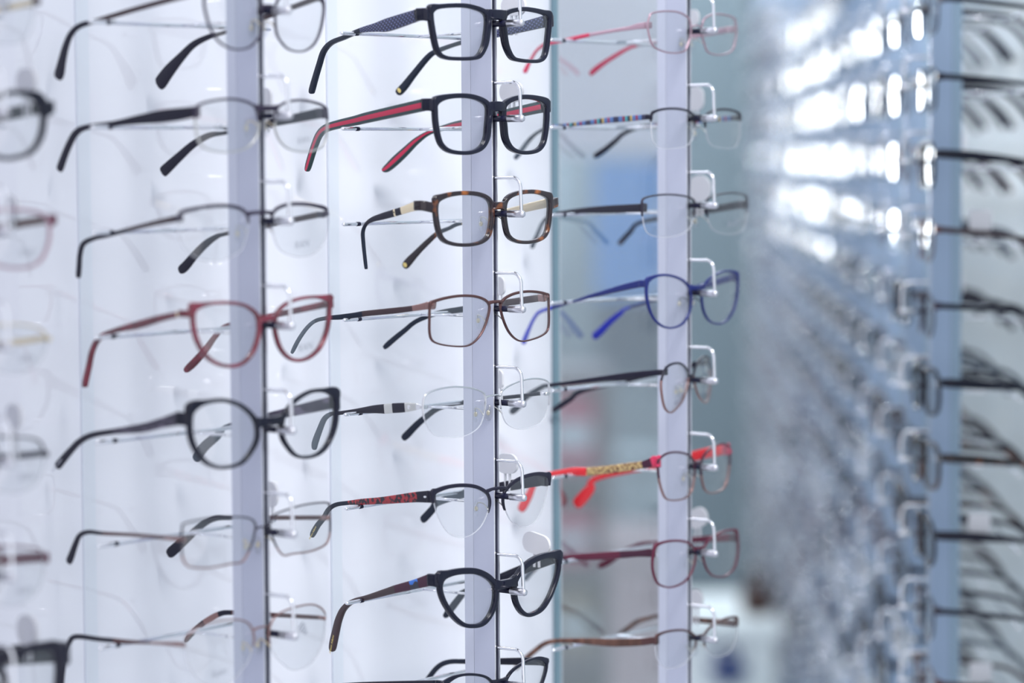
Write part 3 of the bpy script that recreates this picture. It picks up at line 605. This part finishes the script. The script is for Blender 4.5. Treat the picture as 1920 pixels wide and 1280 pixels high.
# ------------------------------------------------------------------ holders and posts
def make_holder():
    """local frame: x along the wall, y back into it (front strip at y=0), z=0 at the sleeve axis"""
    root = empty('frame_holder', (0, 0, 0)); h = .0262
    a = MB(); pts = [(0, .004, h), (0, -.012, h), (0, -.0185, h), (0, -.0222, h-.0022), (0, -.0242, h-.006), (0, -.0245, h-.012), (0, -.0250, .0015)]
    a.tube(catmull(pts, 5), .00125, M['chrome'], 12); a.build('wire_arm', root)
    c = MB(); cp = [(0, -.0135, 0), (0, -.026, 0), (0, -.0272, 0), (0, -.028, 0)]; rr = [.0027, .0027, .0022, .0009]
    c.tube(cp, lambda i: rr[i], M['cap'], 18); c.build('chrome_cap', root)
    b = MB(); b.tube([(0, -.0138, 0), (0, -.006, 0), (0, .002, 0)], .0022, M['rubber'], 14); b.build('rubber_sleeve', root)
    t = MB(); t.tube([(-.085, .0727, -.0068), (-.0835, .0727, -.0068), (0, .0727, -.0068), (.0835, .0727, -.0068), (.085, .0727, -.0068)], lambda i: (.0009, .0014, .0014, .0014, .0009)[i], M['chrome'], 10)
    t.tube([(0, .0727, -.0068), (0, .027, -.0060)], .0011, M['chrome'], 10); bar = t.build('temple_bar', root)
    for sx in (-.068, .068):
        r = MB(); r.tube([(sx-.002, .0727, -.0068), (sx+.0015, .0727, -.0068)], .0016, M['rubber'], 10); r.build('rubber_ring', bar)
    return root
HP = make_holder(); first = True
ORD = ['topmost', 'second', 'third', 'fourth', 'fifth', 'sixth', 'seventh', 'eighth', 'ninth', 'tenth', 'eleventh', 'twelfth']
PN = {0: 'the post outside the picture edge', 1: 'the first post', 2: 'the sharp middle post', 3: 'the third post, by the clear glass'}
for c in (0, 1, 2, 3):
    for i, z in enumerate(ARMZ[c][:8]):
        o = HP if first else copy_tree(HP); first = False
        o.location = (STRIP[c].x, STRIP[c].y, z-.0262); o.rotation_euler = (0, 0, TH)
        tag(o, f'chrome wire frame holder with rubber sleeve, {ORD[i]} on {PN[c]}', 'eyeglasses holder', 'frame holders on the front display posts')
M['post'] = mat('lavender_aluminium', (.51, .54, .67), .42, 0)
M['post2'] = mat('pale_rear_rail', (.59, .62, .74), .45, 0)
M['slot'] = mat('dark_slot', (.02, .022, .045), .5)
M['edge'] = mat('bright_edge', (.85, .86, .92), .25, .6)
def make_post(z0=0.0, z1=2.25):
    root = empty('display_post', (0, 0, 0)); w = .0030
    a = MB(); a.extrude([(-w, .0196), (w, .0196), (w, 0), (w-.0008, 0), (w-.0008, .006), (-w+.0008, .006), (-w+.0008, 0), (-w, 0)], z0, z1, M['post']); p = a.build('aluminium_profile', root)
    e = MB()
    for s in (-1, 1): e.box((s*(w-.0004)-.0004, -.0004, z0), (s*(w-.0004)+.0004, 0, z1), M['edge'])
    e.build('bright_lip', root)
    b = MB(); b.extrude([(-w+.0003, .0196), (w-.0003, .0196), (w-.0003, .0199), (-w+.0003, .0199)], z0, z1, M['slot']); b.extrude([(-w+.0008, .001), (w-.0008, .001), (w-.0008, .006), (-w+.0008, .006)], z0, z1, M['slot']); b.build('dark_slot', root)
    d = MB(); d.extrude([(-w, .0199), (w, .0199), (w, .0285), (-w, .0285)], z0, z1, M['post2']); d.build('rear_rail', root)
    return root
PP = make_post(); first = True
for c in (0, 1, 2, 3):
    o = PP if first else copy_tree(PP); first = False
    o.location = (STRIP[c].x, STRIP[c].y, 0); o.rotation_euler = (0, 0, TH)
    tag(o, ['pale aluminium display post just outside the picture, past the first one', 'pale aluminium display post carrying the wine red eyeglasses', 'pale aluminium display post carrying the tortoiseshell eyeglasses', 'pale aluminium display post carrying the cobalt blue eyeglasses'][c], 'display post', 'front display posts')
# ------------------------------------------------------------------ backing panel and clear pane
PBACK = .138
q0 = STRIP[2] - EN*PBACK
def wall_u(px_): p = on_plane(px_, 640, q0, EN); return (p-q0).dot(EU)

M['panel'] = mat('white_gloss_panel', (.80, .82, .90), .5, 0, 1); M['panel'].node_tree.nodes['Principled BSDF'].inputs['Coat IOR'].default_value = 1.9
M['joint'] = mat('joint_teal', (.70, .75, .83), .4, 0, .8)
M['gedge'] = mat('green_glass_edge', (.16, .27, .33), .15, 0, .6)
M['pane'] = clear('clear_glass_pane', (.94, .97, 1.0), 1.0, 0, .27)
us = [-1.2, wall_u(160), wall_u(625), wall_u(1035)]
def wallobj(mb, name): o = mb.build(name); o.location = (q0.x, q0.y, 0); o.rotation_euler = (0, 0, TH); return o
for i, nm in enumerate(['nearest the camera', 'behind the wine red eyeglasses', 'behind the tortoiseshell eyeglasses']):
    b = MB(); b.box((us[i]+.0005, 0, 0.001), (us[i+1]-.0005, .012, 2.25), M['panel']); o = wallobj(b, 'back_panel')
    tag(o, f'glossy white backing panel {nm}', 'display panel', 'white backing panels')
for i in (1, 2):
    b = MB(); b.box((us[i]-.0055, -.002, 0.001), (us[i]+.0055, -.0002, 2.25), M['joint']); o = wallobj(b, 'joint_strip')
    tag(o, ['', 'faint blue-grey vertical joint strip near the first post', 'faint blue-grey vertical joint strip between the first two posts'][i], 'joint strip')
b = MB(); b.box((us[3]+.0002, -.004, .001), (us[3]+.0052, .013, 2.25), M['gedge']); b.box((us[3]+.0054, -.003, .001), (us[3]+.0078, .012, 2.25), M['edge']); o = wallobj(b, 'glass_edge_trim')
tag(o, 'dark teal glass edge where the white panel meets the clear pane', 'trim')
b = MB(); b.box((us[3]+.0085, 0, .001), (us[3]+.165, .006, 2.25), M['pane']); o = wallobj(b, 'glass_pane')
tag(o, 'clear reflective glass pane behind the cobalt blue eyeglasses', 'glass pane')
# ------------------------------------------------------------------ the wall across the aisle
WD = Vector((.045, 1, 0)).normalized(); WN = Vector((-1, .045, 0)).normalized()     # along, and out of, the far wall
WA = math.atan2(WD.y, WD.x)
W0 = Vector((.267, 0, 0)); D0 = 2.617
def far_glasses(kind, parts):
    """front in x/z, temples to +y; one of six looks"""
    fm, lm_, shape, st, _tg = kind; root = empty('eyeglasses', (0, 0, 0)) if parts else None
    n = 28; loop = []
    for i in range(n):
        a = 2*math.pi*i/n; p = shape; x = abs(math.cos(a))**(2/p)*math.copysign(1, math.cos(a))*.0255; z = abs(math.sin(a))**(2/p)*math.copysign(1, math.sin(a))*.0195
        loop.append((-.0345+x, z-.006))
    mbs = [MB() for _ in range(6)] if parts else [MB()]*6
    fr, l1, l2, t1, t2, tg = mbs
    for sg in (1, -1):
        lp = [(x*sg, z) for x, z in loop]; N = rim_points(lp); th = .0030 if st else .0011
        fr.sweep([Vector((x, CURVE(x), z)) for x, z in lp], N, [Vector((0, 1, 0))]*n, lambda i: [(a+th/2, b) for a, b in rrect(th/2, .0017 if st else .0009, .0005, 1)], lambda i: M[fm], True)
        fr.box((sg*.0655-.006, .002, .001), (sg*.0655+.006, .0075, .008), M[fm])
        lens = l1 if sg == 1 else l2
        mi = lens.mi(M['flens']); cx = -.0345*sg
        g = [lens.bm.verts.new((cx+(x-cx)*k, CURVE(x)*.4+.001-.0006*(1-k*k), -.006+(z+.006)*k)) for k in (1, .5) for x, z in lp]; ce = lens.bm.verts.new((cx, CURVE(cx)*.4+.001-.0006, -.006))
        for i in range(n):
            j = (i+1) % n; f = lens.bm.faces.new((g[i], g[j], g[n+j], g[n+i])); f.material_index = mi; f.smooth = True
            f = lens.bm.faces.new((g[n+i], g[n+j], ce)); f.material_index = mi; f.smooth = True
        t = t1 if sg == 1 else t2; x0 = .071*sg
        pts = [(x0, .007, .0045, .0085 if st else .0055), (x0*.96, .04, .002, .0085 if st else .005), (x0*.9, .085, -.003, .004), (x0*.87, .102, -.010, .0045), (x0*.82, .118, -.026, .0055), (x0*.78, .126, -.038, .006)]
        c = catmull(pts, 3); P = [Vector(p[:3]) for p in c]; A, B = [], []
        for i in range(len(P)):
            tt = (P[min(i+1, len(P)-1)]-P[max(i-1, 0)]).normalized(); s_ = (Vector((1, 0, 0))-tt*tt.x).normalized(); A.append(s_); B.append(tt.cross(s_))
        t.sweep(P, A, B, lambda i: rrect(.0013, c[i][3]/2, .0006, 1), lambda i: M[lm_])
    fr.box((-.0105, -.0010, -.001), (.0105, .0016, .0025 if st else .0008), M[fm])
    if kind[4]:
        tg.box((.055, .035, .004), (.0575, .055, .022), M['white'], .0008)
    if not parts: return fr.build('eyeglasses')
    for m_, nm in ((fr, 'frame_front'), (l1, 'lens'), (l2, 'lens'), (t1, 'temple'), (t2, 'temple')): m_.build(nm, root)
    if kind[4]: tg.build('security_tag', root)
    else: tg.bm.free()
    return root
M['flens'] = clear('far_demo_lens', (.97, .975, .98), 1.6, .02, .03)
KINDS = [('black', 'black', 2.6, 1, 0), ('dkmetal', 'matte', 3.2, 0, 0), ('black', 'matte', 2.3, 1, 1), ('silver', 'slate', 3.4, 0, 0), ('brown', 'dkbrown', 2.4, 0, 1), ('tort', 'tort', 2.8, 1, 0), ('matte', 'black', 3.5, 0, 0), ('purpleblack', 'black', 2.2, 0, 0)]
KD = ['glossy black acetate', 'dark metal', 'rounded black acetate', 'silver wire', 'brown metal', 'tortoiseshell', 'matte black wire', 'plum metal']
NEAR = [far_glasses(k, True) for k in KINDS]; FAR = [far_glasses(k, False) for k in KINDS]; usedN = set(); usedF = set()
def simple_holder():
    b = MB(); h = .0262
    b.tube(catmull([(0, .004, h), (0, -.018, h), (0, -.0245, h-.006), (0, -.025, .0015)], 3), .00125, M['chrome'], 6)
    b.tube([(0, -.0135, 0), (0, -.026, 0), (0, -.028, 0)], lambda i: (.0024, .0024, .001)[i], M['chrome'], 8)
    b.tube([(0, -.0138, 0), (0, .002, 0)], .0019, M['rubber'], 8)
    b.tube([(-.085, .0727, -.0068), (.085, .0727, -.0068)], .0012, M['chrome'], 6)
    b.tube([(0, .0727, -.0068), (0, .027, -.006)], .0011, M['chrome'], 6); return b.build('frame_holder')
SH = simple_holder(); shf = True; fpost = None
NK = 17
M['post'], M['post2'] = mat('blue_grey_aluminium', (.34, .45, .62), .42, .1), mat('blue_grey_rear_rail', (.30, .42, .54), .45, .1)
PF = make_post()
# local frame on this wall: x along the wall towards the camera, y into the wall
rz = math.atan2(-WD.y, -WD.x)
seqs = [5, 1, 6, 0, 4, 7, 0, 5, 2, 1, 4, 6]
for k in range(0, NK):
    d = D0 + STEP*k; base = W0 + Vector((.045*d, d, 0)); base.x += 0
    o = copy_tree(PF) if k else PF; o.location = (base.x, base.y, 0); o.rotation_euler = (0, 0, rz)
    tag(o, 'blue-grey display post of the blurred wall, the clearest one' if k == 0 else 'blue-grey display post further along the blurred wall of eyeglasses' if k > 0 else 'display post of the blurred wall just outside the picture', 'display post', None if k <= 0 else 'posts further along the blurred wall')
    if k < 0: continue
    zt = 1.55 + .053*d; zb = 1.55 - .19*d; j = 0; z = 1.55 + .0625 - .0687*0
    j0 = -int((zt - z)/.0687)
    j = j0
    while True:
        zz = z - .0687*j
        if zz < max(zb, .1): break
        kd = seqs[(j+2) % len(seqs)] if k == 0 else random.choice([0, 1, 1, 2, 3, 3, 4, 5, 6, 7, 7])
        if k < 3:
            o = NEAR[kd] if kd not in usedN else copy_tree(NEAR[kd]); usedN.add(kd)
        else:
            o = FAR[kd] if kd not in usedF else copy_tree(FAR[kd]); usedF.add(kd)
        o.location = (base.x+WN.x*.006, base.y+WN.y*.006, zz+random.uniform(-.001, .002)); o.rotation_euler = (random.uniform(-.025, .025), 0, rz+random.uniform(-.05, .05) + .05)
        if k == 0: tag(o, f'{KD[kd]} eyeglasses on the clearest post of the blurred wall, {ORD[max(0, min(11, j-j0))]} from the top', 'eyeglasses', 'eyeglasses on the clearest post of the blurred wall')
        else: tag(o, 'out-of-focus eyeglasses further along the blurred aisle wall', 'eyeglasses', 'eyeglasses further along the blurred wall')
        h = SH if shf else copy_tree(SH); shf = False
        h.location = (base.x, base.y, zz-.0036); h.rotation_euler = (0, 0, rz)
        if k == 0: tag(h, f'chrome frame holder on the clearest post of the blurred wall, {ORD[max(0, min(11, j-j0))]} from the top', 'eyeglasses holder', 'holders on the clearest post of the blurred wall')
        else: tag(h, 'out-of-focus chrome frame holder further along the blurred aisle wall', 'eyeglasses holder', 'holders further along the blurred wall')
        j += 1
for o, u in [(NEAR[i], usedN) for i in range(len(KINDS)) if i not in usedN] + [(FAR[i], usedF) for i in range(len(KINDS)) if i not in usedF]:
    for ch in list(o.children): bpy.data.objects.remove(ch)
    bpy.data.objects.remove(o)
M['rwall'] = mat('grey_white_wall_panel', (.74, .82, .83), .35, 0, .5)
b = MB(); b.box((-9.3, 0.0, 0), (-1.7, .04, 2.6), M['rwall']); o = b.build('wall_right'); bw = W0 - WN*.16
o.location = (bw.x, bw.y, 0); o.rotation_euler = (0, 0, rz); tag(o, 'grey-white wall panel behind the blurred eyeglasses', 'wall', kind='structure')
# ------------------------------------------------------------------ far end of the shop
M['bwall'] = mat('far_wall_paint', (.17, .215, .25), .7)
M['floor'] = noisy('pale_floor_tile', (.58, .59, .60), (.66, .67, .68), 3, .4)
b = MB(); b.box((-3, 9.2, 0), (2.2, 9.3, 3.2), M['bwall']); tag(b.build('wall_back'), 'blue-grey wall at the far end of the shop', 'wall', kind='structure')
b = MB(); b.box((-3, -1.5, -.1), (2.2, 9.3, 0), M['floor']); tag(b.build('floor'), 'grey shop floor', 'floor', kind='structure')
def at(px_, py_, Y): return on_y(px_, py_, Y)
def flat(name, x0, y0, x1, y1, Y, dep, m, label, cat, **k):
    a = at(x0, y1, Y); c_ = at(x1, y0, Y); bb = MB(); bb.box((a.x, Y, a.z), (c_.x, Y+dep, c_.z), m, .004); o = bb.build(name); tag(o, label, cat, **k); return o

for (nm, co) in (('beige', (.74, .68, .74)), ('posterblue', (.12, .34, .78)), ('teal', (.02, .06, .11)), ('burgc', (.42, .04, .11)), ('tan', (.26, .22, .15)), ('pale', (.55, .68, .74)), ('greybr', (.15, .13, .155)), ('darkbr', (.06, .03, .025)), ('navyb', (.02, .05, .2)), ('palepink', (.5, .38, .40))):
    M[nm] = mat('background_'+nm, co, .5)

def cabinet(px0, py0, px1, Y, dep, boxes, mbody, label):
    """a shelving unit standing on the floor: sides, back, shelves; boxes are goods of their own"""
    a = at(px0, 640, Y); c_ = at(px1, 640, Y); ztop = at(px0, py0, Y).z; x0, x1 = a.x, c_.x
    root = empty('shelving_unit', ((x0+x1)/2, Y, 0)); hw_ = (x1-x0)/2
    m1 = MB(); m1.box((-hw_, 0, 0), (-hw_+.02, dep, ztop), mbody); m1.build('side_panel', root)
    m1 = MB(); m1.box((hw_-.02, 0, 0), (hw_, dep, ztop), mbody); m1.build('side_panel', root)
    m1 = MB(); m1.box((-hw_+.02, dep-.015, 0), (hw_-.02, dep, ztop), mbody); m1.build('back_board', root)
    for z in [ztop-.02] + [at(px0, bx[3], Y).z-.02 for bx in boxes]:
        m1 = MB(); m1.box((-hw_+.02, 0, z), (hw_-.02, dep-.015, z+.018), mbody); m1.build('shelf', root)
    tag(root, label, 'shelving unit')
    for (bx0, by0, bx1, by1, mm, lab) in boxes:
        p0 = at(bx0, by1, Y); p1 = at(bx1, by0, Y); m1 = MB(); m1.box((p0.x, Y+.02, p0.z), (p1.x, Y+dep-.05, p1.z), M[mm], .004)
        m1.box((p0.x+.01, Y+.018, p0.z+(p1.z-p0.z)*.3), (p1.x-.01, Y+.0205, p0.z+(p1.z-p0.z)*.6), M['pale']); tag(m1.build('storage_box'), lab, 'box')
cabinet(985, 700, 1150, 6.3, .35, [(1030, 735, 1118, 885, 'burgc', 'burgundy storage box, upper one seen through the clear pane'), (1030, 960, 1118, 1060, 'burgc', 'burgundy storage box, lower one seen through the clear pane'), (1040, 1110, 1118, 1230, 'tan', 'tan storage box below the burgundy ones')], M['greybr'], 'grey-brown shelving unit blurred behind the clear pane')
flat('wall_poster', 1115, 300, 1250, 560, 7.0, .02, M['posterblue'], 'blue poster panel blurred behind the clear pane', 'poster')
flat('wall_board', 1000, -80, 1260, 290, 7.4, .02, M['beige'], 'pinkish beige board above the blue poster', 'wall board')
def counter(px0, px1, pyt, Y, dep, mtop, mbody, label):
    a = at(px0, pyt, Y); c_ = at(px1, pyt, Y); root = empty('counter', ((a.x+c_.x)/2, Y, 0)); hw_ = (c_.x-a.x)/2
    m1 = MB(); m1.box((-hw_, 0, 0), (hw_, dep, a.z-.03), mbody, .004); m1.build('body', root)
    m1 = MB(); m1.box((-hw_-.01, -.02, a.z-.03), (hw_+.01, dep+.01, a.z), mtop, .004); m1.build('worktop', root)
    m1 = MB(); m1.box((-hw_+.03, -.012, .12), (hw_-.03, 0, a.z-.12), mtop, .003); m1.build('drawer_front', root); tag(root, label, 'counter')
flat('wall_mirror', 1120, 560, 1260, 710, 7.2, .02, M['teal'], 'dark teal panel under the blue poster', 'wall panel')
counter(1162, 1260, 850, 6.8, .15, M['pale'], M['pale'], 'pale blue counter blurred behind the clear pane')
counter(1155, 1275, 1020, 5.6, .35, M['palepink'], M['palepink'], 'pinkish low cabinet in front of the pale blue counter')
M['whitec'] = mat('background_white_laminate', (.86, .93, .96), .5)
counter(1285, 1455, 1165, 5.2, .35, M['whitec'], M['whitec'], 'white low counter at the foot of the blurred wall')
def bag(px0, py0, px1, py1, Y, m, label):
    a = at(px0, py1, Y); c_ = at(px1, py0, Y); root = empty('handbag', ((a.x+c_.x)/2, Y, a.z)); w_ = (c_.x-a.x)/2; h_ = c_.z-a.z
    m1 = MB(); m1.box((-w_, 0, 0), (w_, .1, h_*.7), m, .012); m1.build('body', root)
    m1 = MB(); m1.tube(catmull([(-w_*.5, .05, h_*.68), (-w_*.35, .05, h_), (w_*.35, .05, h_), (w_*.5, .05, h_*.68)], 5), .006, m, 8); m1.build('handle', root); tag(root, label, 'bag')
bag(1395, 1080, 1450, 1163, 5.25, M['darkbr'], 'dark brown bag on the white low counter')
bag(1335, 1225, 1400, 1280, 5.15, M['navyb'], 'navy bag before the white low counter')
# ------------------------------------------------------------------ light
def area(name, loc, target, size, energy, col, size_y=None):
    l = bpy.data.lights.new(name, 'AREA'); l.energy = energy; l.color = col; l.size = size
    if size_y: l.shape = 'RECTANGLE'; l.size_y = size_y
    o = bpy.data.objects.new(name, l); COL.objects.link(o); o.location = loc
    o.rotation_euler = (Vector(target)-Vector(loc)).to_track_quat('-Z', 'Y').to_euler(); return o
area('added_ceiling_light', (.0, 3.6, 2.85), (.3, 3.6, 0), .8, 12, (.88, .95, 1), 1.2)  # unseen overhead lamps added to set the brightness of the far shop
area('added_ceiling_light', (.0, 5.4, 2.85), (.1, 5.4, 0), .8, 20, (.88, .95, 1), 1.2)
area('added_ceiling_light', (.0, 7.6, 2.85), (.0, 7.8, 0), 1.0, 24, (.88, .95, 1), 1.2)
def spot(loc, target, energy, deg, blend=1, r=.03, col=(1, .99, .98)):
    l = bpy.data.lights.new('fill_spot', 'SPOT'); l.energy = energy; l.spot_size = math.radians(deg); l.spot_blend = blend; l.shadow_soft_size = r; l.color = col
    o = bpy.data.objects.new('fill_spot', l); COL.objects.link(o); o.location = loc; o.rotation_euler = (Vector(target)-Vector(loc)).to_track_quat('-Z', 'Y').to_euler()
spot((.62, 1.3, 2.9), (.06, 2.22, 1.62), 135, 30, 1, .35)  # added spots, no fixture: brighten the middle of the white panel
spot((.62, 1.3, 2.6), (.06, 2.22, 1.24), 125, 28, 1, .35)
spot((.0, 2.0, 2.9), (.55, 3.0, 1.62), 110, 26, 1, .1)  # added spot that whitens the upper part of the blurred wall
area('counter_fill', (.35, 4.75, 2.8), (.38, 5.2, 1.0), .3, 10, (.92, .97, 1), .3)  # unseen lamp added to brighten the white low counter
area('back_wall_fill', (.7, 8.9, 2.8), (.7, 9.3, 1.4), .3, 14, (.9, .97, 1), 1.0)  # added fill that lightens the top of the back wall
b = MB(); b.box((-3, 2.9, 2.95), (2.2, 9.3, 3.0), M['bwall']); tag(b.build('ceiling'), 'unseen ceiling added to shade the far part of the shop', 'ceiling', kind='structure')  # out of view, put in to keep world light off the far area
M['winglow'] = mat('bright_daylit_glass', (1, 1, 1), .5, emis=((.93, .97, 1), 30))
xa, xb = -.50, -.02
b = MB(); b.box((xa, 9.1, 1.28), (xb, 9.12, 2.0), M['winglow'])
tag(b.build('window_1'), 'bright daylit shop window at the far end', 'window', kind='structure')
w = bpy.data.worlds.new('world'); sc.world = w; w.use_nodes = True; nt = w.node_tree; bg = nt.nodes['Background']
bg.inputs[0].default_value = (.89, .91, .98, 1); bg.inputs[1].default_value = 1.24
# ------------------------------------------------------------------ view
sc.view_settings.view_transform = 'Standard'; sc.view_settings.look = 'None'; sc.view_settings.gamma = 1; sc.view_settings.exposure = 0; sc.view_settings.use_curve_mapping = False
sc.cycles.max_bounces = 10; sc.cycles.transparent_max_bounces = 40; sc.cycles.glossy_bounces = 5; sc.cycles.diffuse_bounces = 3
sc.cycles.use_denoising = True; sc.cycles.sample_clamp_indirect = 12; sc.cycles.caustics_reflective = False; sc.cycles.caustics_refractive = False
